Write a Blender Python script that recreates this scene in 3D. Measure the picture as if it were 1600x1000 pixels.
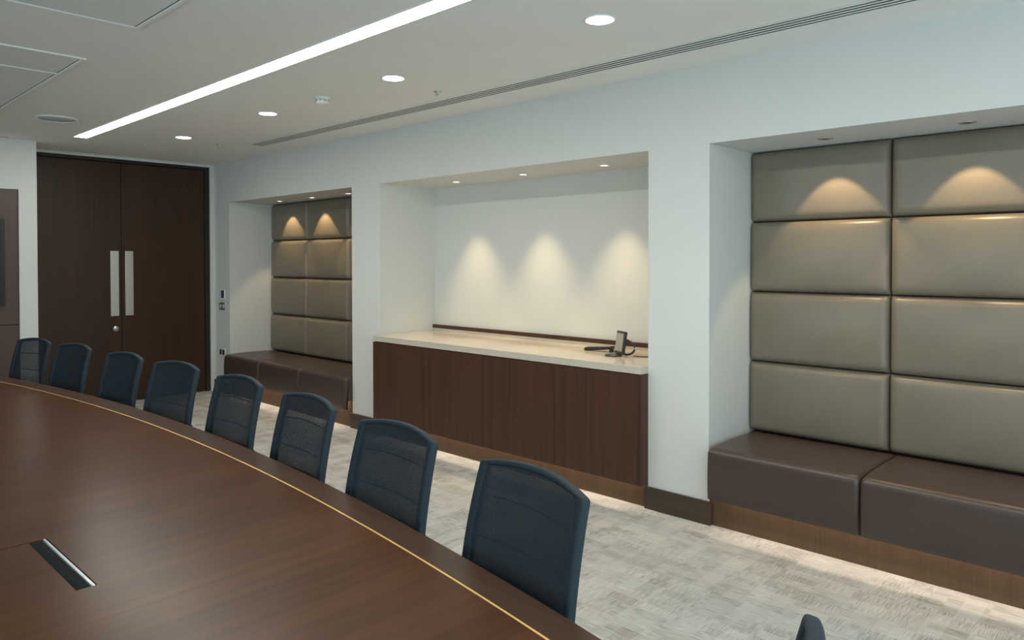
import bpy, bmesh, math, random
from mathutils import Vector, Matrix

random.seed(7)
for o in list(bpy.data.objects):
    bpy.data.objects.remove(o, do_unlink=True)
SC = bpy.context.scene
COL = SC.collection

# ------------------------------------------------------------------ camera
cam_d = bpy.data.cameras.new('camera')
cam = bpy.data.objects.new('camera', cam_d)
COL.objects.link(cam)
cam_d.sensor_fit = 'HORIZONTAL'
cam_d.sensor_width = 36.0
cam_d.lens = 25.656
cam_d.shift_y = -0.04776
cam_d.clip_start = 0.05
fw = Vector((-0.6886, 0.7250, -0.0145)).normalized()
rt = Vector((0.7251, 0.6887, -0.0015)).normalized()
up = rt.cross(fw).normalized()
rt = fw.cross(up).normalized()
M = Matrix((rt, up, -fw)).transposed().to_4x4()
M.translation = Vector((8.6231, -3.8968, 1.5567))
cam.matrix_world = M
SC.camera = cam

# ------------------------------------------------------------------ world (pale overcast sky, ground glow raised almost to sky level to light the ceiling)
SKY = 1.55
W = bpy.data.worlds.new('overcast_sky')
SC.world = W
W.use_nodes = True
nt = W.node_tree
nt.nodes.clear()
wo = nt.nodes.new('ShaderNodeOutputWorld')
bg = nt.nodes.new('ShaderNodeBackground')
tc = nt.nodes.new('ShaderNodeTexCoord')
sx = nt.nodes.new('ShaderNodeSeparateXYZ')
cr = nt.nodes.new('ShaderNodeValToRGB')
mr = nt.nodes.new('ShaderNodeMapRange')
mr.inputs['From Min'].default_value = -1
mr.inputs['From Max'].default_value = 1
nt.links.new(tc.outputs['Generated'], sx.inputs[0])
nt.links.new(sx.outputs['Z'], mr.inputs['Value'])
nt.links.new(mr.outputs[0], cr.inputs[0])
cr.color_ramp.elements[0].position = 0.47
cr.color_ramp.elements[0].color = (0.70, 0.88, 0.97, 1)
cr.color_ramp.elements[1].position = 0.53
cr.color_ramp.elements[1].color = (0.70, 0.90, 1.01, 1)
nt.links.new(cr.outputs[0], bg.inputs['Color'])
bg.inputs['Strength'].default_value = SKY
nt.links.new(bg.outputs[0], wo.inputs[0])

# window portals (guide the sky light through the real window openings)
for nm_, sz, mat_ in (('far_window_portal', 7.0, Matrix(((1, 0, 0, 5.90), (0, 0, -1, -7.86), (0, 1, 0, 1.35), (0, 0, 0, 1)))),
                      ('end_window_portal', 7.0, Matrix(((0, 0, 1, 9.46), (-1, 0, 0, -3.9), (0, -1, 0, 1.35), (0, 0, 0, 1))))):
    pl = bpy.data.lights.new(nm_, 'AREA')
    pl.shape = 'RECTANGLE'
    pl.size = sz
    pl.size_y = 2.5
    pl.cycles.is_portal = True
    po = bpy.data.objects.new(nm_, pl)
    COL.objects.link(po)
    po.matrix_world = mat_

SC.view_settings.view_transform = 'Standard'
SC.view_settings.look = 'None'
SC.view_settings.gamma = 1.0
SC.view_settings.use_curve_mapping = False
SC.view_settings.exposure = 0.74
# lamp levels
P_LINEAR = 15.5
P_DOWN = 12.0
P_SPOT2 = 28.0
P_SPOT13 = 11.0
P_LED = 1.9
WARM = (1.0, 0.72, 0.40)
WARM2 = (1.0, 0.74, 0.44)
NEUT = (1.0, 0.955, 0.86)

# ------------------------------------------------------------------ room numbers (metres)
HC = 2.70            # ceiling
HS = 2.24            # niche soffit
X1A, X1B = 0.386, 2.870
X2A, X2B = 3.300, 6.098
X3A, X3B = 6.516, 9.060
DN = 0.634           # niche depth
XE = 9.40            # window wall
YF = -7.80           # far long wall
XP, YP = 0.508, -1.956   # media wall face, its door side edge


# ------------------------------------------------------------------ helpers
def new_mat(name):
    m = bpy.data.materials.new(name)
    m.use_nodes = True
    n = m.node_tree
    return m, n, n.nodes['Principled BSDF']


def nd(n, t, **kw):
    x = n.nodes.new(t)
    for k, v in kw.items():
        if k in x.inputs:
            x.inputs[k].default_value = v
        else:
            setattr(x, k, v)
    return x


def coords(n, scale=(1, 1, 1), kind='Object'):
    t = n.nodes.new('ShaderNodeTexCoord')
    mp = n.nodes.new('ShaderNodeMapping')
    mp.inputs['Scale'].default_value = scale
    n.links.new(t.outputs[kind], mp.inputs[0])
    return mp.outputs[0]


def ramp(n, fac, stops):
    r = n.nodes.new('ShaderNodeValToRGB')
    e = r.color_ramp.elements
    e[0].position, e[0].color = stops[0][0], (*stops[0][1], 1)
    e[1].position, e[1].color = stops[-1][0], (*stops[-1][1], 1)
    for p, c in stops[1:-1]:
        k = e.new(p)
        k.color = (*c, 1)
    n.links.new(fac, r.inputs[0])
    return r.outputs[0]


def bump(n, b, h, strength, dist=0.002):
    bp = nd(n, 'ShaderNodeBump', Strength=strength, Distance=dist)
    n.links.new(h, bp.inputs['Height'])
    n.links.new(bp.outputs[0], b.inputs['Normal'])


def plain(name, col, rough=0.5, metal=0.0, noise=0.04, nscale=30.0, coat=0.0, bumpy=0.0):
    m, n, b = new_mat(name)
    t = nd(n, 'ShaderNodeTexNoise', Scale=nscale, Detail=3.0)
    n.links.new(coords(n), t.inputs['Vector'])
    lo = tuple(max(0, c * (1 - noise)) for c in col)
    hi = tuple(c * (1 + noise) for c in col)
    n.links.new(ramp(n, t.outputs[0], [(0.3, lo), (0.7, hi)]), b.inputs['Base Color'])
    b.inputs['Roughness'].default_value = rough
    b.inputs['Metallic'].default_value = metal
    b.inputs['Coat Weight'].default_value = coat
    if bumpy:
        bump(n, b, t.outputs[0], bumpy)
    return m


def wood(name, dark, light, scale, rough=0.4, coat=0.0, big=None, spec=0.5):
    m, n, b = new_mat(name)
    t = nd(n, 'ShaderNodeTexNoise', Scale=1.0, Detail=5.0, Roughness=0.6)
    n.links.new(coords(n, scale), t.inputs['Vector'])
    t2 = nd(n, 'ShaderNodeTexNoise', Scale=1.0, Detail=2.0)
    n.links.new(coords(n, big or tuple(s * 0.12 for s in scale)), t2.inputs['Vector'])
    a = nd(n, 'ShaderNodeMath', operation='MULTIPLY_ADD')
    n.links.new(t.outputs[0], a.inputs[0])
    a.inputs[1].default_value = 0.55
    m2 = nd(n, 'ShaderNodeMath', operation='MULTIPLY')
    n.links.new(t2.outputs[0], m2.inputs[0])
    m2.inputs[1].default_value = 0.45
    n.links.new(m2.outputs[0], a.inputs[2])
    n.links.new(ramp(n, a.outputs[0], [(0.34, dark), (0.66, light)]), b.inputs['Base Color'])
    b.inputs['Roughness'].default_value = rough
    b.inputs['Coat Weight'].default_value = coat
    b.inputs['Coat Roughness'].default_value = 0.25
    b.inputs['Specular IOR Level'].default_value = spec
    bump(n, b, t.outputs[0], 0.08, 0.0008)
    return m


def leather(name, col, rough=0.36):
    m, n, b = new_mat(name)
    v = nd(n, 'ShaderNodeTexVoronoi', Scale=420.0)
    n.links.new(coords(n), v.inputs['Vector'])
    t = nd(n, 'ShaderNodeTexNoise', Scale=5.0, Detail=3.0)
    n.links.new(coords(n), t.inputs['Vector'])
    n.links.new(ramp(n, t.outputs[0], [(0.3, tuple(c * 0.94 for c in col)), (0.7, tuple(c * 1.06 for c in col))]), b.inputs['Base Color'])
    b.inputs['Roughness'].default_value = rough
    b.inputs['Specular IOR Level'].default_value = 0.5
    bump(n, b, v.outputs['Distance'], 0.12, 0.0006)
    return m


def emit(name, col, s):
    m, n, b = new_mat(name)
    b.inputs['Base Color'].default_value = (0.9, 0.9, 0.9, 1)
    b.inputs['Emission Color'].default_value = (*col, 1)
    b.inputs['Emission Strength'].default_value = s
    return m


class MB:
    def __init__(s):
        s.v, s.f = [], []

    def add(s, vs, fs):
        k = len(s.v)
        s.v += [tuple(p) for p in vs]
        s.f += [tuple(i + k for i in f) for f in fs]
        return s

    def box(s, x0, x1, y0, y1, z0, z1):
        return s.add([(x0, y0, z0), (x1, y0, z0), (x1, y1, z0), (x0, y1, z0), (x0, y0, z1), (x1, y0, z1), (x1, y1, z1), (x0, y1, z1)],
                     [(0, 3, 2, 1), (4, 5, 6, 7), (0, 1, 5, 4), (1, 2, 6, 5), (2, 3, 7, 6), (3, 0, 4, 7)])

    def lathe(s, prof, n=24, c=(0, 0, 0), axis='z'):
        vs, fs = [], []
        for r, h in prof:
            for i in range(n):
                a = 2 * math.pi * i / n
                x, y = r * math.cos(a), r * math.sin(a)
                p = (x, y, h) if axis == 'z' else ((h, x, y) if axis == 'x' else (y, h, x))
                vs.append((p[0] + c[0], p[1] + c[1], p[2] + c[2]))
        for j in range(len(prof) - 1):
            for i in range(n):
                k = (i + 1) % n
                fs.append((j * n + i, j * n + k, (j + 1) * n + k, (j + 1) * n + i))
        fs.append(tuple(reversed(range(n))))
        fs.append(tuple(range((len(prof) - 1) * n, len(prof) * n)))
        return s.add(vs, fs)

    def tube(s, pts, r, n=8):
        pts = [Vector(p) for p in pts]
        rs = r if isinstance(r, (list, tuple)) else [r] * len(pts)
        vs, fs = [], []
        ref = Vector((0, 0, 1))
        d0 = (pts[1] - pts[0]).normalized()
        if abs(d0.dot(ref)) > 0.9:
            ref = Vector((1, 0, 0))
        for i, p in enumerate(pts):
            d = (pts[min(i + 1, len(pts) - 1)] - pts[max(i - 1, 0)]).normalized()
            a = d.cross(ref).normalized()
            b = d.cross(a).normalized()
            for k in range(n):
                t = 2 * math.pi * k / n
                vs.append(p + (a * math.cos(t) + b * math.sin(t)) * rs[i])
        for j in range(len(pts) - 1):
            for k in range(n):
                q = (k + 1) % n
                fs.append((j * n + k, j * n + q, (j + 1) * n + q, (j + 1) * n + k))
        fs.append(tuple(reversed(range(n))))
        fs.append(tuple(range((len(pts) - 1) * n, len(pts) * n)))
        return s.add(vs, fs)

    def mesh(s, name):
        me = bpy.data.meshes.new(name)
        me.from_pydata(s.v, [], s.f)
        bm = bmesh.new()
        bm.from_mesh(me)
        bmesh.ops.recalc_face_normals(bm, faces=bm.faces)
        bm.to_mesh(me)
        bm.free()
        return me

    def build(s, name, mat, parent=None, smooth=False, bevel=0.0, seg=2, loc=None):
        me = s.mesh(name)
        return link(name, me, mat, parent, smooth, bevel, seg, loc)


def link(name, me, mat, parent=None, smooth=False, bevel=0.0, seg=2, loc=None):
    if mat and not me.materials:
        me.materials.append(mat)
    o = bpy.data.objects.new(name, me)
    COL.objects.link(o)
    if parent:
        o.parent = parent
    if loc:
        o.location = loc
    if smooth or bevel:
        for p in me.polygons:
            p.use_smooth = True
        if not smooth or bevel:
            me.set_sharp_from_angle(angle=math.radians(40))
    if bevel:
        b = o.modifiers.new('bevel', 'BEVEL')
        b.width = bevel
        b.segments = seg
        b.limit_method = 'ANGLE'
        b.harden_normals = False
    return o


def box_mb(*a):
    return MB().box(*a)


def tag(o, label, cat, group=None):
    o['label'] = label
    o['category'] = cat
    if group:
        o['group'] = group
    return o


def thing(name, label, cat, loc=(0, 0, 0), rz=0.0, group=None):
    o = bpy.data.objects.new(name, None)
    COL.objects.link(o)
    o.empty_display_size = 0.1
    o.location = loc
    o.rotation_euler = (0, 0, rz)
    return tag(o, label, cat, group)


def struct(o, label=None):
    o['kind'] = 'structure'
    if label:
        o['label'] = label
        o['category'] = o.name.split('_')[0].split('.')[0]
    return o


def copy_tree(o, parent=None):
    c = o.copy()
    COL.objects.link(c)
    c.parent = parent
    for ch in list(o.children):
        copy_tree(ch, c)
    return c


def lamp(name, kind, parent, loc, energy, col, rot=(0, 0, 0), **kw):
    d = bpy.data.lights.new(name, kind)
    d.energy = energy
    d.color = col
    for k, v in kw.items():
        setattr(d, k, v)
    o = bpy.data.objects.new(name, d)
    COL.objects.link(o)
    o.parent = parent
    o.location = loc
    o.rotation_euler = rot
    return o


# ------------------------------------------------------------------ materials
M_WALL = plain('matt_white_paint', (0.665, 0.68, 0.65), 0.85, noise=0.012, nscale=3)
M_CEIL = plain('matt_ceiling_paint', (0.84, 0.845, 0.81), 0.9, noise=0.012, nscale=3)
M_TRIMW = plain('white_metal_trim', (0.80, 0.82, 0.80), 0.5, noise=0.01)
M_PANELC = plain('ceiling_panel_paint', (0.77, 0.79, 0.765), 0.7, noise=0.01)
M_DOOR = wood('dark_door_veneer', (0.031, 0.0138, 0.0054), (0.055, 0.026, 0.0118), (60, 60, 1.2), 0.42, spec=0.35)
M_FRAME = wood('black_brown_frame', (0.011, 0.007, 0.005), (0.018, 0.012, 0.008), (60, 60, 1.5), 0.5)
M_CAB = wood('cabinet_veneer', (0.046, 0.019, 0.0095), (0.080, 0.036, 0.019), (85, 85, 1.5), 0.42, spec=0.4)
M_SKIRT = wood('skirting_veneer', (0.040, 0.024, 0.015), (0.066, 0.042, 0.027), (4, 60, 60), 0.45)
M_PLINTH = wood('plinth_veneer', (0.080, 0.043, 0.021), (0.122, 0.068, 0.035), (90, 90, 2), 0.5)
M_TABLE = wood('table_veneer', (0.052, 0.0195, 0.0078), (0.118, 0.047, 0.020), (30, 1.2, 4), 0.28, 0.0, (3.4, 0.30, 1), 0.15)
M_BORDER = wood('table_border_veneer', (0.052, 0.024, 0.012), (0.083, 0.038, 0.018), (1.6, 40, 8), 0.30, 0.0, None, 0.36)
M_MEDIA = wood('media_wall_veneer', (0.053, 0.030, 0.020), (0.083, 0.048, 0.034), (60, 60, 1.2), 0.4)
M_GOLD = plain('brushed_brass', (0.86, 0.56, 0.20), 0.42, 0.55, noise=0.03)
M_STEEL = plain('satin_steel', (0.70, 0.72, 0.70), 0.32, 1.0, noise=0.03)
M_ALU = plain('pale_aluminium', (0.80, 0.84, 0.86), 0.35, 0.8, noise=0.02)
M_BLACK = plain('black_plastic', (0.012, 0.013, 0.015), 0.45)
M_BRISTLE = plain('black_bristle', (0.010, 0.011, 0.012), 0.8, nscale=300, noise=0.4)
M_LEAT = leather('taupe_leather', (0.205, 0.174, 0.128), 0.32)
M_SEAT = leather('dark_brown_leather', (0.064, 0.042, 0.034), 0.34)
M_SLOT = plain('dark_slot_void', (0.02, 0.024, 0.022), 0.9)
M_GLASS_SCREEN = plain('black_screen_glass', (0.004, 0.004, 0.005), 0.5)
M_BLUE = plain('blue_touch_panel', (0.035, 0.055, 0.13), 0.3)
M_SPK = plain('speaker_grille', (0.46, 0.52, 0.53), 0.6, nscale=300, noise=0.1)
M_PHONE = plain('charcoal_plastic', (0.030, 0.029, 0.028), 0.35)
M_PHONESCR = plain('pale_device_screen', (0.40, 0.37, 0.31), 0.2)
M_LENS = emit('lit_lamp_lens', (1.0, 0.95, 0.86), 12.0)
M_LINEAR = emit('lit_linear_diffuser', NEUT, P_LINEAR)
M_SPOTLENS = emit('lit_spot_lens', (1.0, 0.85, 0.62), 3.0)
M_SPOTDIM = plain('dark_lamp_baffle', (0.05, 0.05, 0.05), 0.25)
M_LEDSTRIP = emit('lit_led_strip', (1.0, 0.82, 0.66), 4.0)
M_FRAMEW = plain('grey_window_frame', (0.35, 0.37, 0.38), 0.4, 0.5)

# stone worktop: cream quartz with fine speckle
M_STONE, n, b = new_mat('cream_quartz')
t = nd(n, 'ShaderNodeTexNoise', Scale=240.0, Detail=2.0)
n.links.new(coords(n), t.inputs['Vector'])
n.links.new(ramp(n, t.outputs[0], [(0.3, (0.50, 0.45, 0.37)), (0.55, (0.60, 0.55, 0.46)), (0.75, (0.66, 0.61, 0.52))]), b.inputs['Base Color'])
b.inputs['Roughness'].default_value = 0.16

# window glass: clear sheet, mostly see-through
M_PANE, n, b = new_mat('clear_window_glass')
tr = nd(n, 'ShaderNodeBsdfTransparent')
gl = nd(n, 'ShaderNodeBsdfGlossy', Roughness=0.02)
mx = nd(n, 'ShaderNodeMixShader')
mx.inputs[0].default_value = 0.06
n.links.new(tr.outputs[0], mx.inputs[1])
n.links.new(gl.outputs[0], mx.inputs[2])
n.links.new(mx.outputs[0], n.nodes['Material Output'].inputs[0])

# chair fabrics
M_CHFRAME = plain('navy_fabric_edge', (0.0125, 0.026, 0.037), 0.75, nscale=500, noise=0.25, bumpy=0.1)
M_CHSEAT = plain('navy_seat_fabric', (0.014, 0.022, 0.030), 0.85, nscale=500, noise=0.3, bumpy=0.15)
M_MESH, n, b = new_mat('navy_open_mesh')
b.inputs['Roughness'].default_value = 0.7
wv = []
cc = coords(n, (1, 1, 1))
for d in ('X', 'Z'):
    w = nd(n, 'ShaderNodeTexWave', Scale=70.0)
    w.bands_direction = d
    n.links.new(cc, w.inputs['Vector'])
    wv.append(w)
mu = nd(n, 'ShaderNodeMath', operation='MULTIPLY')
n.links.new(wv[0].outputs['Fac'], mu.inputs[0])
n.links.new(wv[1].outputs['Fac'], mu.inputs[1])
n.links.new(ramp(n, mu.outputs[0], [(0.2, (0.015, 0.027, 0.039)), (0.8, (0.010, 0.018, 0.027))]), b.inputs['Base Color'])
al = nd(n, 'ShaderNodeMapRange')
al.inputs['From Min'].default_value = 0.10
al.inputs['From Max'].default_value = 0.55
al.inputs['To Min'].default_value = 1.0
al.inputs['To Max'].default_value = 0.34
n.links.new(mu.outputs[0], al.inputs['Value'])
n.links.new(al.outputs[0], b.inputs['Alpha'])

# carpet: grey-beige loop pile with random line patches
M_CARPET, n, b = new_mat('grey_beige_line_carpet')


def carpet_patch(cell, off):
    tcn = n.nodes.new('ShaderNodeTexCoord')
    ad = nd(n, 'ShaderNodeVectorMath', operation='ADD')
    ad.inputs[1].default_value = off
    n.links.new(tcn.outputs['Object'], ad.inputs[0])
    sn = nd(n, 'ShaderNodeVectorMath', operation='SNAP')
    sn.inputs[1].default_value = cell
    n.links.new(ad.outputs[0], sn.inputs[0])
    wn = n.nodes.new('ShaderNodeTexWhiteNoise')
    n.links.new(sn.outputs[0], wn.inputs['Vector'])
    return wn.outputs['Value']


def cnoise(scale, detail=2.0):
    tt = nd(n, 'ShaderNodeTexNoise', Scale=1.0, Detail=detail)
    n.links.new(coords(n, scale), tt.inputs['Vector'])
    return tt.outputs[0]


def mixv(fac, a_, b_):
    q = nd(n, 'ShaderNodeMix')
    n.links.new(fac, q.inputs[0])
    n.links.new(a_, q.inputs[2])
    n.links.new(b_, q.inputs[3])
    return q.outputs[0]


def mth(op, a_, b_):
    q = nd(n, 'ShaderNodeMath', operation=op)
    for i, z in enumerate((a_, b_)):
        if isinstance(z, (int, float)):
            q.inputs[i].default_value = z
        else:
            n.links.new(z, q.inputs[i])
    return q.outputs[0]


lx = cnoise((13, 230, 1))
ly = cnoise((230, 13, 1))
p1 = carpet_patch((0.25, 0.125, 1.0), (0.03, 0.01, 0.5))
p2 = carpet_patch((0.0833, 0.25, 1.0), (0.07, 0.045, 0.5))
p3 = carpet_patch((0.166, 0.0625, 1.0), (0.02, 0.09, 0.5))
sel = mth('GREATER_THAN', p1, 0.5)
lines = mixv(sel, lx, ly)
pat = mth('ADD', mth('MULTIPLY', p2, 0.5), mth('MULTIPLY', p3, 0.5))
val = mth('ADD', mth('MULTIPLY', lines, 0.72), mth('MULTIPLY', pat, 0.28))
n.links.new(ramp(n, val, [(0.30, (0.30, 0.28, 0.245)), (0.50, (0.48, 0.46, 0.42)), (0.72, (0.60, 0.58, 0.54))]), b.inputs['Base Color'])
b.inputs['Roughness'].default_value = 0.95
b.inputs['Specular IOR Level'].default_value = 0.1
bump(n, b, lines, 0.35, 0.003)

# ------------------------------------------------------------------ room shell
struct(box_mb(-0.3, XE + 0.2, YF - 0.2, 0.9, -0.12, 0.0).build('floor', M_CARPET), 'grey beige carpet with short broken line pattern')
struct(box_mb(-0.3, XE + 0.2, YF - 0.2, 0.9, HC, HC + 0.12).build('ceiling', M_CEIL), 'flat matt off-white plaster ceiling')

w = MB()
w.box(-0.2, XE, 0, 0.80, HS, HC)
for a, c in ((-0.2, X1A), (X1B, X2A), (X2B, X3A), (X3B, XE)):
    w.box(a, c, 0, 0.80, 0, HS)
for a, c in ((X1A, X1B), (X2A, X2B), (X3A, X3B)):
    w.box(a, c, DN, 0.80, 0, HS)
struct(w.build('wall_right', M_WALL), 'long white wall with three square-edged niches')

# wall around the double door (door reveal trim in white)
DYR, DYL, DZT = -0.052, YP + 0.02, 2.672
w = MB()
w.box(-0.2, 0, DYR, 0, 0, HC)
w.box(-0.2, 0, YP, DYL, 0, HC)
w.box(-0.2, 0, DYL, DYR, DZT, HC)
w.box(-0.3, -0.2, YP, 0, 0, HC)
struct(w.build('wall_door', M_WALL), 'narrow white wall edge framing the dark double door')

# media wall with shallow recess
RY0, RY1, RZ1 = -2.105, -5.70, 2.234
w = MB()
w.box(-0.2, XP, RY0, YP, 0, HC)
w.box(-0.2, XP, YF, RY1, 0, HC)
w.box(-0.2, XP, RY1, RY0, RZ1, HC)
w.box(-0.2, XP - 0.03, RY1, RY0, 0, RZ1)
struct(w.build('wall_left', M_WALL), 'white wall beside the door with recessed brown panel')
WX0, WY0 = 2.40, -7.40


def glazed_wall(name, label, where, a_lo, a_hi, w0, along, n0):
    def bx(m_, a0, a1, d0, d1, z0, z1):      # a along the wall, d outwards from its inner face
        if along == 'x':
            m_.box(a0, a1, YF - d1, YF - d0, z0, z1)
        else:
            m_.box(XE + d0, XE + d1, a0, a1, z0, z1)
        return m_
    w_ = MB()
    bx(w_, a_lo, w0, 0, 0.15, 0, HC)
    bx(w_, w0 + 7.0, a_hi, 0, 0.15, 0, HC)
    bx(w_, w0, w0 + 7.0, 0, 0.15, 0, 0.12)
    bx(w_, w0, w0 + 7.0, 0, 0.15, 2.58, HC)
    struct(w_.build(name, M_WALL), label)
    for i_ in range(5):
        q0, q1 = w0 + 1.4 * i_, w0 + 1.4 * (i_ + 1)
        f_ = MB()
        bx(f_, q0, q0 + 0.04, 0.04, 0.10, 0.12, 2.58)
        bx(f_, q1 - 0.04, q1, 0.04, 0.10, 0.12, 2.58)
        bx(f_, q0 + 0.04, q1 - 0.04, 0.04, 0.10, 0.12, 0.17)
        bx(f_, q0 + 0.04, q1 - 0.04, 0.04, 0.10, 2.53, 2.58)
        wn_ = f_.build('window_%d' % (n0 + i_), M_FRAMEW)
        struct(wn_, 'tall window in the ' + where)
        bx(MB(), q0 + 0.04, q1 - 0.04, 0.066, 0.074, 0.17, 2.53).build('pane', M_PANE, wn_)


glazed_wall('wall_far', 'white long wall with tall windows opposite the niches', 'long wall opposite the niches', -0.2, XE, WX0, 'x', 1)
glazed_wall('wall_end', 'white end wall with tall windows opposite the door', 'end wall opposite the door', YF - 0.15, 0.8, WY0, 'y', 6)

# skirting on the piers of the long wall
HB, PB = 0.138, 0.018
for i, (a, c) in enumerate(((0.0, X1A), (X1B, X2A), (X2B, X3A), (X3B, XE))):
    e0 = a if i == 0 else a - 0.018
    e1 = c if i == 3 else c + 0.018
    s = box_mb(e0, e1, -PB, 0.004, 0, HB).build('baseboard_right' if i == 0 else 'baseboard_right.%03d' % i, M_SKIRT, bevel=0.002)
    struct(s, ['dark wood skirting below the switches by the door', 'dark wood skirting between far bench and cabinets',
               'dark wood skirting between cabinets and near bench', 'dark wood skirting beyond the near bench'][i])
s = box_mb(XP, XP + PB, YP, RY0, 0, HB).build('baseboard_left', M_SKIRT, bevel=0.002)
struct(s, 'dark wood skirting on the pier beside the door')

# ------------------------------------------------------------------ double door
door = bpy.data.objects.new('door_1', None)
COL.objects.link(door)
door.location = (0, -1.03, 0)
struct(door, 'tall dark brown wooden double door with steel push plates')
jr, jl, jt = DYR + 1.03, DYL + 1.03, DZT
f = MB()
f.box(-0.19, -0.02, jr - 0.055, jr, 0, jt)
f.box(-0.19, -0.02, jl, jl + 0.055, 0, jt)
f.box(-0.19, -0.02, jl + 0.055, jr - 0.055, jt - 0.035, jt)
f.build('door_frame', M_FRAME, door, bevel=0.002)
for k, (a, c) in enumerate(((jl + 0.058, -0.002), (0.002, jr - 0.058))):
    lf = box_mb(-0.085, -0.035, a, c, 0.006, jt - 0.040).build('door_leaf', M_DOOR, door, bevel=0.002)
    pa = (-0.112, -0.028) if k == 0 else (0.037, 0.122)
    pp = box_mb(-0.036, -0.030, pa[0], pa[1], 0.955, 1.668).build('push_plate', M_STEEL, lf, bevel=0.0015)
    pp['label'] = 'satin steel push plate'
    if k == 0:
        q = MB().lathe([(0.030, -0.036), (0.030, -0.028), (0.026, -0.024), (0.012, -0.024), (0.012, -0.012)], 20, (0, -0.062, 0.815), 'x').build('lock_cylinder', M_STEEL, lf, True)
        q['label'] = 'round steel lock cylinder'
        box_mb(-0.020, -0.008, -0.066, -0.036, 0.822, 0.830).build('lock_turn', M_STEEL, lf, bevel=0.002)
w = MB()
w.box(0, 0.012, DYR, DYR + 0.012, 0, DZT + 0.012)
w.box(0, 0.012, DYL, DYR, DZT, DZT + 0.012)
struct(w.build('trim_1', M_TRIMW), 'thin white edge bead around the door opening')

# ------------------------------------------------------------------ media wall panel and screen
mp = thing('media_wall_panel', 'dark brown veneered panelling recessed in the white wall at left edge', 'panelling', (XP - 0.03, -3.9, 0))
for k, (z0, z1) in enumerate(((0.004, 0.956), (0.962, RZ1 - 0.004))):
    for j in range(3):
        a = RY0 - 0.004 + 3.9 - 1.196 * (j + 1)
        box_mb(0.0045, 0.018, a + 0.002, a + 1.194, z0, z1).build('panel', M_MEDIA, mp, bevel=0.0015)
box_mb(0.0002, 0.004, RY1 + 3.9 + 0.002, RY0 + 3.9 - 0.002, 0.002, RZ1 - 0.002).build('backing_board', M_SLOT, mp)  # dark sheet added so the panel joints look shaded
scr = thing('wall_screen', 'black wall-mounted display on the brown panelling at left edge', 'screen', (XP - 0.012, -3.0, 1.545))
box_mb(0.0002, 0.045, -0.775, 0.775, -0.407, 0.407).build('casing', M_BLACK, scr, bevel=0.004)
box_mb(0.0452, 0.047, -0.757, 0.757, -0.39, 0.39).build('display_glass', M_GLASS_SCREEN, scr)

# ------------------------------------------------------------------ niches: upholstered wall panels and benches
PW, PH = 0.828, 0.441


def pillow_mesh():
    D, r = 0.075, 0.045
    w2, h2 = PW / 2 - 0.001, PH / 2 - 0.001

    def axis(L):
        e = [0, 0.003, 0.008, 0.015, 0.024, 0.034, 0.046, 0.07, 0.11]
        left = [-L + q for q in e]
        mid = [(-L + 0.11) * (1 - 2 * i / 6) for i in range(1, 6)]
        return left + mid + [-q for q in reversed(left)]
    xs, zs = axis(w2), axis(h2)

    def lift(e):
        k = min(e / r, 1)
        return math.sqrt(max(0, 1 - (1 - k) ** 2))
    vs, fs = [], []
    for z in zs:
        for x in xs:
            a, c = lift(w2 - abs(x)), lift(h2 - abs(z))
            h = 0.012 + (D - 0.012) * (a * c) ** 0.75 + 0.016 * (1 - (x / w2) ** 2) * (1 - (z / h2) ** 2)
            vs.append((x, -h, z))
    N = len(xs)
    for j in range(len(zs) - 1):
        for i in range(N - 1):
            fs.append((j * N + i, j * N + i + 1, (j + 1) * N + i + 1, (j + 1) * N + i))
    ring = [i for i in range(N)] + [j * N + N - 1 for j in range(1, len(zs))] + [(len(zs) - 1) * N + i for i in range(N - 2, -1, -1)] + [j * N for j in range(len(zs) - 2, 0, -1)]
    k = len(vs)
    for i in ring:
        vs.append((vs[i][0], 0, vs[i][2]))
    for i in range(len(ring)):
        q = (i + 1) % len(ring)
        fs.append((ring[i], ring[q], k + q, k + i))
    fs.append(tuple(k + i for i in range(len(ring))))
    m = MB().add(vs, fs).mesh('padded_panel')
    m.materials.append(M_LEAT)
    for p in m.polygons:
        p.use_smooth = True
    return m


PIL = pillow_mesh()


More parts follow.
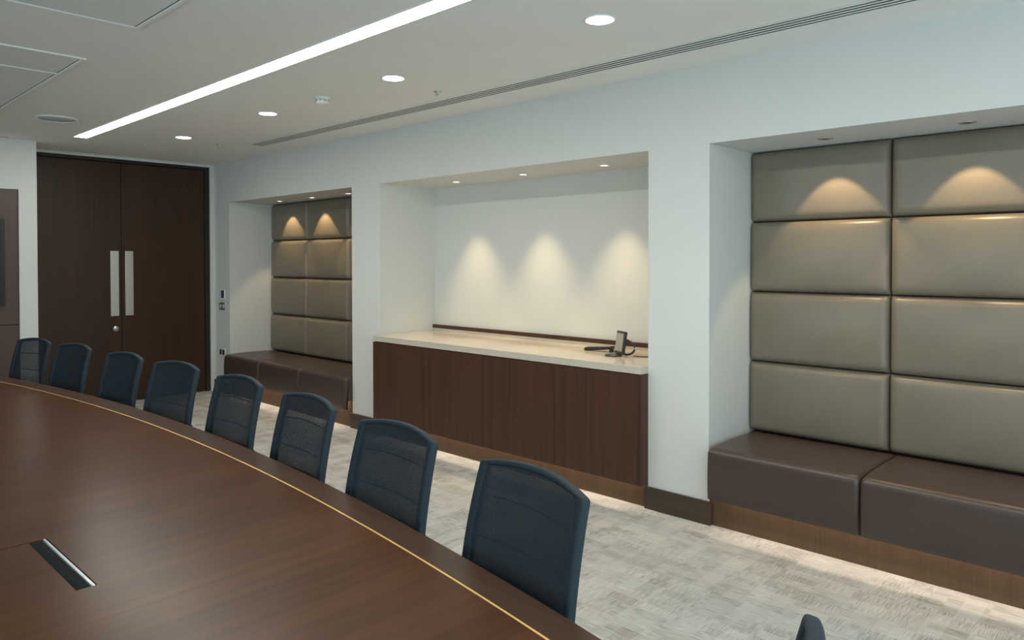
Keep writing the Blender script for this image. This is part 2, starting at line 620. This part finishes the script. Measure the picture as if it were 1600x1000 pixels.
def cushion_mesh(width):
    # profile (y, z) and outward normal weight, open notch under the seat front for the light strip
    prof = []
    yf, yb, zt, zb, R = -0.082, 0.520, 0.474, 0.176, 0.045
    prof.append((yb, zt - 0.004, 0, 0))
    for y in (0.45, 0.36, 0.26, 0.16, 0.06, 0.0):
        prof.append((y, zt + 0.006 * math.sin(math.pi * (yb - y) / 0.6), 0, -1))
    for i in range(9):
        a = math.pi / 2 * (i / 8)
        prof.append((yf + R - R * math.sin(a), zt - R + R * math.cos(a), math.sin(a), -math.cos(a)))
    for z in (0.38, 0.31, 0.24):
        prof.append((yf - 0.006 * math.sin(math.pi * (0.43 - z) / 0.25), z, 1, 0))
    prof.append((yf + 0.002, zb + 0.004, 1, 0))
    prof.append((yf + 0.006, zb, 0.8, 0))
    prof.append((yf + 0.016, zb + 0.001, 0, 0))
    prof.append((yf + 0.016, 0.252, 0, 0))
    prof.append((yb, 0.252, 0, 0))
    r = 0.026
    L = width / 2 - 0.0015
    es = [0, 0.0015, 0.004, 0.008, 0.013, 0.019, 0.026, 0.06, 0.16]
    xs = [(-L + e, e) for e in es] + [(0, 1)] + [(L - e, e) for e in reversed(es)]
    vs, fs = [], []
    n_ = len(prof)
    for x, e in xs:
        k = min(e / r, 1)
        ins = r * (1 - math.sqrt(max(0, 1 - (1 - k) ** 2)))
        for (y, z, ny, nz) in prof:
            vs.append((x, y + ny * ins, z + nz * ins))
    for j in range(len(xs) - 1):
        for i in range(n_):
            q = (i + 1) % n_
            fs.append((j * n_ + i, j * n_ + q, (j + 1) * n_ + q, (j + 1) * n_ + i))
    fs.append(tuple(range(n_)))
    fs.append(tuple(reversed(range((len(xs) - 1) * n_, len(xs) * n_))))
    m = MB().add(vs, fs).mesh('seat_cushion')
    m.materials.append(M_SEAT)
    for p in m.polygons:
        p.use_smooth = True
    m.set_sharp_from_angle(angle=math.radians(50))
    return m


def led(parent, xc, w, y, z, power):
    s = box_mb(-w / 2, w / 2, -0.005, 0.005, 0, 0.004).build('light_strip', M_LEDSTRIP, parent, loc=(xc, y, z))
    lamp('strip_light', 'AREA', parent, (xc, y, z - 0.003), power, (1.0, 0.80, 0.62), shape='RECTANGLE', size=w, size_y=0.012)
    return s


def niche_seating(xa, xb, x0s, where, where2):
    t_ = thing('upholstered_wall_panelling', 'taupe leather padded back panels in four rows ' + where, 'wall panelling', ((xa + xb) / 2, DN, 0))
    for r in range(4):
        for c in range(3):
            o = link('padded_panel', PIL, None, t_)
            o.location = (xa - (xa + xb) / 2 + (c + 0.5) * PW, -0.045 - 0.006 * (3 - r), 0.475 + PH * (r + 0.5))
    hn = (xb - xa) / 2 - 0.001
    bk = box_mb(-hn, hn, -0.045, -0.001, 0.30, HS - 0.001).build('backing_board', M_FRAME, t_)
    w_ = (xb - x0s) / 3
    b_ = thing('banquette_bench', 'dark brown leather built-in bench of three seat cushions ' + where2, 'bench', ((xa + xb) / 2, 0, 0))
    cm = cushion_mesh(w_)
    for c in range(3):
        o = link('seat_cushion', cm, None, b_)
        o.location = (x0s + w_ * (c + 0.5) - (xa + xb) / 2, 0, 0)
    box_mb(-hn, hn, 0.010, 0.50, 0.0, 0.250).build('plinth', M_PLINTH, b_)
    led(b_, 0.0, 2.34, -0.022, 0.246, P_LED)


niche_seating(X1A, X1B, X1A, 'in the far niche by the door', 'in the far niche by the door')
niche_seating(X3A, X3B, X3A + 0.026, 'in the near niche at right', 'in the near niche at right')


def soffit_spot(x, y, label, energy, ang, blend, tilt, col, group, lit=True):
    t_ = thing('recessed_spotlight', label, 'spotlight', (x, y, HS), 0, group)
    MB().lathe([(0.040, 0.0), (0.041, -0.003), (0.036, -0.005), (0.028, -0.004), (0.027, -0.0005)], 24).build('trim_ring', M_STEEL if not lit else M_TRIMW, t_, True)
    MB().lathe([(0.0265, -0.0006), (0.0265, -0.0022), (0.020, -0.0028)], 20).build('lens', M_SPOTLENS if lit else M_SPOTDIM, t_, True)
    lamp('spot_beam', 'SPOT', t_, (0, 0, -0.012), energy, col, (math.radians(tilt), 0, 0), spot_size=math.radians(ang), spot_blend=blend, shadow_soft_size=0.012)


for i, dx in enumerate((-0.69, 0, 0.69)):
    nm = ['leftmost', 'middle', 'rightmost'][i]
    soffit_spot((X1A + X1B) / 2 + dx, 0.335, nm + ' small recessed spotlight above the far bench', P_SPOT13, 74, 0.25, 10, WARM, 'spotlights over far bench')
    soffit_spot(X3A + 1.242 + dx, 0.300, nm + ' small recessed spotlight above the near bench', P_SPOT13, 74, 0.25, 10, WARM, 'spotlights over near bench', False)
for i, dx in enumerate((-0.79, 0, 0.79)):
    nm = ['leftmost', 'middle', 'rightmost'][i]
    soffit_spot((X2A + X2B) / 2 + dx, 0.365, nm + ' small recessed spotlight above the stone worktop', P_SPOT2, 66, 0.85, 0, WARM2, 'spotlights over worktop')

# ------------------------------------------------------------------ cabinets and worktop
CW = (X2B - X2A) / 4
ords = ['leftmost', 'second from left', 'third from left', 'rightmost']
for i in range(4):
    t_ = thing('base_cabinet', ords[i] + ' of four dark brown veneered cabinets under the stone worktop', 'cabinet', (X2A + CW * (i + 0.5), 0, 0), 0, 'cabinets under worktop')
    h = CW / 2
    box_mb(-h + 0.0003, h - 0.0003, -0.056, DN - 0.004, 0.215, 0.8475).build('carcass', M_CAB, t_)
    box_mb(-h + 0.0015, h - (0.0015 if i < 3 else 0.020), -0.078, -0.058, 0.152, 0.842).build('door', M_CAB, t_, bevel=0.001)
    if i == 3:
        box_mb(h - 0.018, h - 0.0005, -0.078, -0.0005, 0.152, 0.8475).build('end_panel', M_CAB, t_, bevel=0.001)
pt = thing('cabinet_plinth', 'brown wooden plinth with light strip below the cabinets', 'plinth', ((X2A + X2B) / 2, 0, 0))
box_mb(-1.394, 1.394, 0.008, 0.40, 0, 0.214).build('plinth_board', M_PLINTH, pt)
led(pt, 0.0, 2.74, -0.020, 0.209, P_LED)

wt = thing('worktop', 'polished cream stone worktop along the centre niche', 'worktop', ((X2A + X2B) / 2, 0, 0.8485))
hw = (X2B - X2A) / 2
box_mb(-hw + 0.0005, hw - 0.0005, -0.082, DN - 0.001, 0, 0.049).build('slab', M_STONE, wt, bevel=0.0025)
box_mb(-hw + 0.001, hw - 0.001, DN - 0.022, DN - 0.001, 0.0492, 0.072).build('upstand', M_STONE, wt, bevel=0.001)
q = box_mb(-hw + 0.001, hw - 0.001, DN - 0.026, DN - 0.001, 0.0722, 0.104).build('wood_rail', M_CAB, wt, bevel=0.001)
q['label'] = 'dark wooden rail along the back of the worktop'

# desk device on the worktop
ZW = 0.8975
ph = thing('desk_phone', 'small upright charcoal touch-screen phone on the worktop', 'phone', (5.70, 0.255, ZW), math.radians(-24))
m = MB().lathe([(0.058, 0.0), (0.060, 0.004), (0.056, 0.011), (0.030, 0.015)], 28, (-0.02, -0.035, 0))
m.build('foot', M_PHONE, ph, True)
th = math.radians(8)
bod = box_mb(-0.065, 0.065, -0.011, 0.011, 0, 0.158).build('body', M_PHONE, ph, bevel=0.005, loc=(0, 0, 0.014))
bod.rotation_euler = (-th, 0, math.radians(-6))
sc2 = box_mb(-0.053, 0.053, -0.0125, -0.0112, 0.020, 0.143).build('screen', M_PHONESCR, bod)
arc = [(0.030 + 0.085 * math.sin(a) * 1.0, 0.03 + 0.02 * math.sin(a), 0.012 + 0.10 * (0.5 + 0.5 * math.cos(a))) for a in [math.pi * i / 10 for i in range(11)]]
MB().tube(arc, 0.008, 8).build('support_arm', M_PHONE, ph, True)
hs = thing('handset', 'slim black handset lying on the worktop left of the phone', 'handset', (5.44, 0.375, ZW), math.radians(8))
m = MB()
prof = [(-0.115, 0.008, 0.0), (-0.10, 0.016, 0.001), (-0.04, 0.020, 0.006), (0.03, 0.024, 0.013), (0.09, 0.030, 0.020), (0.112, 0.036, 0.022)]
vs, fs = [], []
for x, top, bot in prof:
    vs += [(x, -0.024, bot), (x, 0.024, bot), (x, 0.024, top + 0.010), (x, -0.024, top + 0.010)]
for j in range(len(prof) - 1):
    for i in range(4):
        q = (i + 1) % 4
        fs.append((j * 4 + i, j * 4 + q, (j + 1) * 4 + q, (j + 1) * 4 + i))
fs += [(3, 2, 1, 0), tuple(range((len(prof) - 1) * 4, len(prof) * 4))]
m.add(vs, fs).build('grip', M_BLACK, hs, bevel=0.004)
box_mb(0.088, 0.110, -0.02, 0.02, 0.0, 0.021).build('rest', M_BLACK, hs, bevel=0.003)
cb = MB().tube([(5.80, 0.275, ZW + 0.006), (5.86, 0.30, ZW + 0.004), (5.93, 0.36, ZW + 0.004), (6.00, 0.43, ZW + 0.004), (6.06, 0.46, ZW + 0.004), (6.09, 0.50, ZW + 0.004)], 0.0035, 8).build('phone_cable', M_BLACK, None, True)
tag(cb, 'thin black cable trailing from the phone across the worktop', 'cable')

# ------------------------------------------------------------------ wall plates
tp = thing('touch_panel', 'small dark blue control panel on the wall beside the door', 'control panel', (0.222, 0, 1.165))
box_mb(-0.045, 0.045, -0.010, -0.0005, -0.052, 0.052).build('bezel', M_TRIMW, tp, bevel=0.002)
box_mb(-0.037, 0.037, -0.0125, -0.0102, -0.045, 0.045).build('display', M_BLUE, tp, bevel=0.001)
sw = thing('light_switch', 'satin steel double switch plate below the blue control panel', 'switch', (0.195, 0, 1.022))
box_mb(-0.073, 0.073, -0.007, -0.0005, -0.045, 0.045).build('plate', M_STEEL, sw, bevel=0.002)
for k in (-0.034, 0.034):
    box_mb(k - 0.012, k + 0.012, -0.012, -0.0072, -0.020, 0.020).build('rocker', M_ALU, sw, bevel=0.002)
so = thing('wall_socket', 'black and white socket plate low on the wall beside the far bench', 'socket', (0.195, 0, 0.478))
box_mb(-0.073, 0.073, -0.008, -0.0005, -0.043, 0.043).build('plate', M_TRIMW, so, bevel=0.002)
for k in (-0.037, 0.037):
    box_mb(k - 0.026, k + 0.026, -0.011, -0.0082, -0.032, 0.032).build('insert', M_BLACK, so, bevel=0.001)

# ------------------------------------------------------------------ ceiling fittings
LX0, LX1 = 1.11, 8.90
ll = thing('linear_ceiling_light', 'long bright white linear light recessed in the ceiling', 'ceiling light', ((LX0 + LX1) / 2, -1.748, HC))
h = (LX1 - LX0) / 2
box_mb(-h, h, -0.053, 0.053, -0.004, -0.0005).build('diffuser', M_LINEAR, ll)
f = MB()
f.box(-h - 0.005, h + 0.005, -0.058, -0.0535, -0.005, -0.0003)
f.box(-h - 0.005, h + 0.005, 0.0535, 0.058, -0.005, -0.0003)
f.box(-h - 0.005, -h - 0.0005, -0.0535, 0.0535, -0.005, -0.0003)
f.box(h + 0.0005, h + 0.005, -0.0535, 0.0535, -0.005, -0.0003)
f.build('edge_trim', M_TRIMW, ll)

near = ['farthest', 'second farthest', 'second nearest', 'nearest']
for i, x in enumerate((1.77, 3.345, 4.93, 6.53)):
    t_ = thing('round_downlight', near[i] + ' of four lit round downlights in the ceiling', 'downlight', (x, -1.085, HC), 0, 'ceiling downlights')
    MB().lathe([(0.078, -0.0003), (0.079, -0.003), (0.074, -0.006), (0.066, -0.005), (0.065, -0.001)], 32).build('trim_ring', M_TRIMW, t_, True)
    MB().lathe([(0.0645, -0.001), (0.0645, -0.004), (0.05, -0.006)], 32).build('lens', M_LENS, t_, True)
    lamp('downlight_beam', 'SPOT', t_, (0, 0, -0.02), P_DOWN, NEUT, spot_size=math.radians(110), spot_blend=0.8, shadow_soft_size=0.05)


def slot_diffuser(name, label, along, a0, a1, c0, c1, slots):
    t_ = thing(name, label, 'air vent', (0, 0, HC))

    def bx(u0, u1, v0, v1, z0, z1):
        return box_mb(u0, u1, v0, v1, z0, z1) if along == 'x' else box_mb(v0, v1, u0, u1, z0, z1)
    bx(a0, a1, c0, c1, -0.0015, -0.0003).build('dark_slot', M_SLOT, t_)
    step = (c1 - c0) / slots
    for k in range(slots + 1):
        c = c0 + step * k
        wd = 0.0070 if 0 < k < slots else 0.009
        bx(a0, a1, c - wd, c + wd, -0.0035, -0.0016).build('blade', M_CEIL, t_)
    bx(a0 - 0.02, a0 - 0.0002, c0 - 0.012, c1 + 0.012, -0.0035, -0.0003).build('end_cap', M_CEIL, t_)
    bx(a1 + 0.0002, a1 + 0.02, c0 - 0.012, c1 + 0.012, -0.0035, -0.0003).build('end_cap', M_CEIL, t_)
    fl = MB()
    for u in (c0 - 0.042, c1 + 0.014):
        q = bx(a0 - 0.02, a1 + 0.02, u, u + 0.028, -0.003, -0.0003)
        fl.add(q.v, q.f)
    fl.build('flange', M_CEIL, t_, bevel=0.001)


slot_diffuser('slot_diffuser', 'long dark-slotted air diffuser running along the ceiling above the niches', 'x', 1.80, 9.20, -0.462, -0.322, 4)
slot_diffuser('slot_diffuser', 'short dark-slotted air diffuser at the ceiling above the brown panelling', 'y', -5.6, -2.20, 0.575, 0.665, 2)

sp = thing('ceiling_speaker', 'round pale grey speaker grille flush in the ceiling near the door', 'speaker', (1.945, -2.155, HC))
MB().lathe([(0.150, -0.0003), (0.152, -0.006), (0.140, -0.011), (0.133, -0.009), (0.133, -0.002)], 36).build('rim', M_TRIMW, sp, True)
MB().lathe([(0.132, -0.002), (0.132, -0.006), (0.06, -0.008)], 36).build('grille', M_SPK, sp, True)

sd = thing('smoke_detector', 'small white round smoke detector on the ceiling between downlights', 'smoke detector', (4.13, -1.09, HC))
MB().lathe([(0.055, -0.0003), (0.055, -0.012), (0.050, -0.016), (0.034, -0.017)], 28).build('base', M_TRIMW, sd, True)
for k in range(6):
    a = k * math.pi / 3
    box_mb(-0.005, 0.005, 0.028, 0.040, -0.030, -0.0165).build('cage_post', M_TRIMW, sd).rotation_euler = (0, 0, a)
MB().lathe([(0.026, -0.017), (0.026, -0.0295)], 20).build('sensor_chamber', M_SPK, sd, True)
MB().lathe([(0.044, -0.030), (0.044, -0.040), (0.034, -0.046), (0.020, -0.052), (0.010, -0.053)], 28).build('cap', M_TRIMW, sd, True)

for x, y, lb in ((4.85, -0.65, 'tiny ceiling sensor beside the air diffuser'), (1.62, -0.68, 'tiny ceiling sensor near the room corner by the door'),
                 (1.06, -1.16, 'tiny ceiling sprinkler nearest the door, left one of a pair'), (1.13, -1.00, 'tiny ceiling sprinkler nearest the door, right one of a pair')):
    o = MB().lathe([(0.026, -0.0003), (0.026, -0.004), (0.010, -0.008), (0.008, -0.022), (0.014, -0.024), (0.014, -0.027)], 16).build('ceiling_sprinkler', M_STEEL, None, True, loc=(x, y, HC))
    tag(o, lb, 'sprinkler')


def ceiling_panel(label, x0, x1, y0, y1, splits):
    t_ = thing('ceiling_panel', label, 'ceiling panel', ((x0 + x1) / 2, (y0 + y1) / 2, HC))
    cx, cy = (x0 + x1) / 2, (y0 + y1) / 2
    f_ = MB()
    w_ = 0.020
    f_.box(x0 - cx, x1 - cx, y1 - w_ - cy, y1 - cy, -0.009, -0.0003)
    f_.box(x0 - cx, x1 - cx, y0 - cy, y0 + w_ - cy, -0.009, -0.0003)
    f_.box(x0 - cx, x0 + w_ - cx, y0 + w_ - cy, y1 - w_ - cy, -0.009, -0.0003)
    f_.box(x1 - w_ - cx, x1 - cx, y0 + w_ - cy, y1 - w_ - cy, -0.009, -0.0003)
    f_.build('frame', M_CEIL, t_, bevel=0.0015)
    for sx_ in splits:
        box_mb(sx_ - 0.008 - cx, sx_ + 0.008 - cx, y0 + w_ - cy, y1 - w_ - cy, -0.009, -0.0022).build('cross_bar', M_CEIL, t_, bevel=0.0015)
    box_mb(x0 + w_ - cx, x1 - w_ - cx, y0 + w_ - cy, y1 - w_ - cy, -0.002, -0.0003).build('shadow_gap', M_SLOT, t_)
    xs = [x0 + w_ - 0.004] + splits + [x1 - w_ + 0.004]
    for a, c in zip(xs[:-1], xs[1:]):
        box_mb(a + 0.011 - cx, c - 0.011 - cx, y0 + w_ + 0.007 - cy, y1 - w_ - 0.007 - cy, -0.0045, -0.0022).build('tile', M_PANELC, t_, bevel=0.001)


ceiling_panel('pale framed ceiling panel cut off by the top edge above the table', 4.815, 6.90, -5.25, -2.548, [])
ceiling_panel('pale framed ceiling panel cut off by the left edge above the table', 1.95, 4.040, -5.25, -2.553, [3.555])

# ------------------------------------------------------------------ table
TX0, TX1, YC, ZT = 2.02, 7.95, -3.95, 0.74


def edge_y(x):
    return -16.006 + math.sqrt(13.625 ** 2 - (x - 5.081) ** 2)


def gold_y(x):
    return -16.642 + math.sqrt(14.1456 ** 2 - (x - 5.137) ** 2)


def outline(fn, x0, x1, off=0.0, n=48):
    p = []
    for i in range(n + 1):
        x = x0 + (x1 - x0) * i / n
        p.append((x, fn(x) + off))
    return p + [(x, 2 * YC - y) for x, y in reversed(p)]


def prism(pts, z0, z1):
    n_ = len(pts)
    return MB().add([(x, y, z0) for x, y in pts] + [(x, y, z1) for x, y in pts],
                    [tuple(range(n_)), tuple(range(n_, 2 * n_))] + [(i, (i + 1) % n_, n_ + (i + 1) % n_, n_ + i) for i in range(n_)])


def ring_prism(po_, pi_, z0, z1):
    n_ = len(po_)
    vs_ = [(x, y, z0) for x, y in po_] + [(x, y, z0) for x, y in pi_] + [(x, y, z1) for x, y in po_] + [(x, y, z1) for x, y in pi_]
    fs_ = []
    for i in range(n_):
        q = (i + 1) % n_
        fs_ += [(i, q, n_ + q, n_ + i), (2 * n_ + i, 2 * n_ + q, 3 * n_ + q, 3 * n_ + i), (i, q, 2 * n_ + q, 2 * n_ + i), (n_ + i, n_ + q, 3 * n_ + q, 3 * n_ + i)]
    return MB().add(vs_, fs_)


tb = thing('boardroom_table', 'large boat-shaped brown veneered boardroom table with brass inlay line', 'table')
o_out = outline(edge_y, TX0, TX1)
g_out = outline(gold_y, TX0 + 0.11, TX1 - 0.11, 0.0032)
g_in = outline(gold_y, TX0 + 0.115, TX1 - 0.115, -0.0032)
ctr = prism(g_in, ZT - 0.036, ZT).build('table_top', M_TABLE, tb)
ring_prism(o_out, g_out, ZT - 0.036, ZT).build('top_border', M_BORDER, tb, bevel=0.0015)
q = ring_prism(g_out, g_in, ZT - 0.036, ZT + 0.0002).build('brass_inlay', M_GOLD, tb)
q['label'] = 'thin brass inlay line'
# cable hatch cut into the top
HX0, HX1, HY0, HY1 = 6.155, 6.602, -3.640, -3.291
cut = box_mb(HX0, HX1, HY0, HY1, ZT - 0.030, ZT + 0.05).build('cutter', None)
bo = ctr.modifiers.new('cut', 'BOOLEAN')
bo.object = cut
bo.operation = 'DIFFERENCE'
bo.solver = 'EXACT'
bpy.context.view_layer.update()
dg = bpy.context.evaluated_depsgraph_get()
me2 = bpy.data.meshes.new_from_object(ctr.evaluated_get(dg))
ctr.modifiers.clear()
ctr.data = me2
bpy.data.objects.remove(cut, do_unlink=True)
lid = box_mb(HX0 + 0.003, HX1 - 0.001, HY0 + 0.002, -3.3375, ZT - 0.020, ZT - 0.0006).build('hatch_lid', M_TABLE, tb, bevel=0.001)
br = MB()
br.box(HX0 + 0.001, HX1 - 0.001, -3.336, -3.303, ZT - 0.029, ZT - 0.010)
for i in range(74):
    x = HX0 + 0.004 + i * 0.006
    br.box(x, x + 0.0035, -3.335, -3.304, ZT - 0.010, ZT - 0.003 - 0.001 * (i % 3))
q = br.build('cable_brush', M_BRISTLE, tb)
q['label'] = 'black brush strip of the cable hatch'
q = box_mb(HX0 + 0.001, HX1 - 0.001, -3.302, -3.2945, ZT - 0.029, ZT + 0.0004).build('hatch_edge', M_ALU, tb, bevel=0.0008)
q['label'] = 'pale metal edge of the cable hatch'
for x in (3.4, 5.0, 6.6):
    box_mb(x - 0.35, x + 0.35, YC - 0.45, YC + 0.45, 0.0, ZT - 0.0365).build('pedestal', M_BORDER, tb, bevel=0.004)
prism(outline(edge_y, TX0 + 0.35, TX1 - 0.35, -0.35), ZT - 0.09, ZT - 0.0365).build('apron', M_BORDER, tb)


# ------------------------------------------------------------------ mesh-back chairs
def back_pt(s, t, d=0.0):
    """s -1..1 across, t 0..1 up; chair faces -Y"""
    hw_ = 0.228 + 0.018 * math.sin(math.pi * 0.55 * (1 - t)) - 0.008 * (1 - t)
    z = 0.475 + (0.970 - 0.475) * t + 0.024 * (1 - s * s) * t ** 3
    y = 0.225 + 0.018 * (1 - math.cos(min(1, t) * math.pi / 2)) + 0.058 * t * t
    y += 0.032 * (1 - s * s) * (0.4 + 0.6 * t)
    return Vector((s * hw_, y + d, z))


def chair_proto():
    ch = thing('office_chair', 'x', 'chair')
    NS, NT = 28, 28
    ss = [-1 + 2 * i / NS for i in range(NS + 1)]
    tt = [i / NT for i in range(NT + 1)]
    BS, BT0, BT1 = 4, 2, NT - 2   # border cells
    def sheet(cells, d):
        m_ = MB()
        idx = {}
        for (i, j) in cells:
            f_ = []
            for (a, c) in ((i, j), (i + 1, j), (i + 1, j + 1), (i, j + 1)):
                if (a, c) not in idx:
                    idx[(a, c)] = len(m_.v)
                    m_.v.append(tuple(back_pt(ss[a], tt[c], d)))
                f_.append(idx[(a, c)])
            m_.f.append(tuple(f_))
        me = bpy.data.meshes.new('sheet')
        me.from_pydata(m_.v, [], m_.f)
        for p in me.polygons:
            p.use_smooth = True
        return me
    bs = 2
    frame = [(i, j) for i in range(NS) for j in range(NT) if i < bs or i >= NS - bs or j < 2 or j >= NT - 1]
    inner = [(i, j) for i in range(bs - 1, NS - bs + 1) for j in range(1, NT)]
    o = link('back_frame', sheet(frame, 0.0), M_CHFRAME, ch)
    sm = o.modifiers.new('thick', 'SOLIDIFY')
    sm.thickness = 0.029
    sm.offset = 0.0
    bv = o.modifiers.new('round', 'BEVEL')
    bv.width = 0.009
    bv.segments = 3
    bv.limit_method = 'ANGLE'
    bv.angle_limit = math.radians(50)
    o = link('back_mesh', sheet(inner, -0.009), M_MESH, ch)
    sm = o.modifiers.new('thick', 'SOLIDIFY')
    sm.thickness = 0.002
    for tq in (0.80, 0.58, 0.36):
        MB().tube([back_pt(-0.86 + 1.72 * i / 14, tq, 0.004) for i in range(15)], 0.0028, 6).build('back_rib', M_BLACK, ch, True)
    lum = MB()
    vs_, fs_ = [], []
    for i in range(17):
        s_ = -0.9 + 1.8 * i / 16
        for (tq, dd) in ((0.26, 0.020), (0.40, 0.020), (0.40, 0.032), (0.26, 0.032)):
            vs_.append(tuple(back_pt(s_, tq, dd)))
    for i in range(16):
        for k in range(4):
            q_ = (k + 1) % 4
            fs_.append((i * 4 + k, i * 4 + q_, (i + 1) * 4 + q_, (i + 1) * 4 + k))
    fs_ += [(3, 2, 1, 0), (64, 65, 66, 67)]
    lum.add(vs_, fs_).build('lumbar_support', M_BLACK, ch, bevel=0.003)
    MB().tube([(0, 0.08, 0.395), (0, 0.20, 0.40), (0, 0.275, 0.45), (0, 0.300, 0.54), (0, back_pt(0, 0.33).y + 0.038, back_pt(0, 0.33).z)], [0.030, 0.028, 0.026, 0.022, 0.016], 10).build('spine', M_BLACK, ch, True)
    # seat cushion with waterfall front
    m_ = MB()
    pro = [(0.21, 0.425), (0.225, 0.445), (0.21, 0.472), (0.15, 0.482), (0.0, 0.480), (-0.15, 0.482), (-0.22, 0.476), (-0.26, 0.455), (-0.268, 0.430), (-0.25, 0.415), (0.0, 0.412)]
    xs_ = [(-0.245, 0.80), (-0.240, 0.92), (-0.215, 1.0), (0, 1.0), (0.215, 1.0), (0.240, 0.92), (0.245, 0.80)]
    vs_, fs_ = [], []
    for x, k in xs_:
        for (y, z) in pro:
            vs_.append((x, y * (0.94 + 0.06 * k), 0.447 + (z - 0.447) * k))
    n_ = len(pro)
    for j in range(len(xs_) - 1):
        for i in range(n_):
            q_ = (i + 1) % n_
            fs_.append((j * n_ + i, j * n_ + q_, (j + 1) * n_ + q_, (j + 1) * n_ + i))
    fs_ += [tuple(range(n_)), tuple(range(6 * n_, 7 * n_))]
    m_.add(vs_, fs_).build('seat', M_CHSEAT, ch, True)
    box_mb(-0.09, 0.09, -0.10, 0.12, 0.365, 0.413).build('tilt_mechanism', M_BLACK, ch, bevel=0.012)
    MB().lathe([(0.028, 0.095), (0.028, 0.24), (0.016, 0.242), (0.016, 0.37)], 16).build('gas_lift', M_STEEL, ch, True)
    MB().lathe([(0.045, 0.075), (0.045, 0.115), (0.032, 0.125)], 16).build('hub', M_BLACK, ch, True)
    leg = MB()
    leg.tube([(0.03, 0, 0.098), (0.16, 0, 0.090), (0.285, 0, 0.072)], [0.024, 0.020, 0.014], 8)
    lm = leg.mesh('base_leg')
    lm.materials.append(M_BLACK)
    cm_ = MB().lathe([(0.018, -0.022), (0.026, -0.020), (0.026, -0.004), (0.018, -0.002), (0.018, 0.002), (0.026, 0.004), (0.026, 0.020), (0.018, 0.022)], 16, (0.285, 0, 0.0265), 'y')
    cm_.tube([(0.285, 0, 0.030), (0.285, 0, 0.075)], 0.007, 6)
    cmm = cm_.mesh('castor')
    cmm.materials.append(M_BLACK)
    for k in range(5):
        a = math.radians(90 + 72 * k)
        lo = link('base_leg', lm, None, ch, True)
        lo.rotation_euler = (0, 0, a)
        link('castor', cmm, None, lo, True)
    return ch


proto = chair_proto()
# (x, y) of the top centre of each back and turn of the chair
spots = [(7.304, -2.437, -10.0), (6.603, -2.351, -4.2), (5.910, -2.277, -5.2), (5.203, -2.234, -0.4),
         (4.462, -2.240, 7.0), (3.815, -2.290, 5.0), (3.035, -2.349, 8.5), (2.430, -2.441, 12.0)]
pos = ['largest navy mesh-back office chair in view, at the near end of the row',
       'navy mesh-back office chair second from the near end of the row along the table',
       'navy mesh-back office chair third from the near end of the row along the table',
       'navy mesh-back office chair fourth from the near end, in front of the far bench',
       'navy mesh-back office chair in front of the right leaf of the dark door',
       'navy mesh-back office chair in front of the middle of the dark double door',
       'navy mesh-back office chair in front of the left leaf of the dark door',
       'farthest navy mesh-back office chair, in front of the white pier at left edge']
TOPY = back_pt(1, 1).y


def place(o, x, y, deg):
    a = math.radians(deg)
    o.rotation_euler = (0, 0, a)
    o.location = (x + math.sin(a) * TOPY, y - math.cos(a) * TOPY, 0)


for i, (x, y, dg_) in enumerate(spots):
    o = proto if i == 0 else copy_tree(proto)
    place(o, x, y, dg_)
    tag(o, pos[i], 'chair', 'mesh-back chairs along the table')
o = copy_tree(proto)
# chair at the head of the table, its back seen edge-on
HEAD = math.radians(-77.5)
k1 = Vector((back_pt(-1, 1).x, TOPY))
k1.rotate(Matrix.Rotation(HEAD, 2))
o.rotation_euler = (0, 0, HEAD)
o.location = (8.157 - k1.x, -2.684 - k1.y, 0)
tag(o, 'navy office chair at the table head, only its narrow back edge showing at the bottom', 'chair', 'mesh-back chairs along the table')
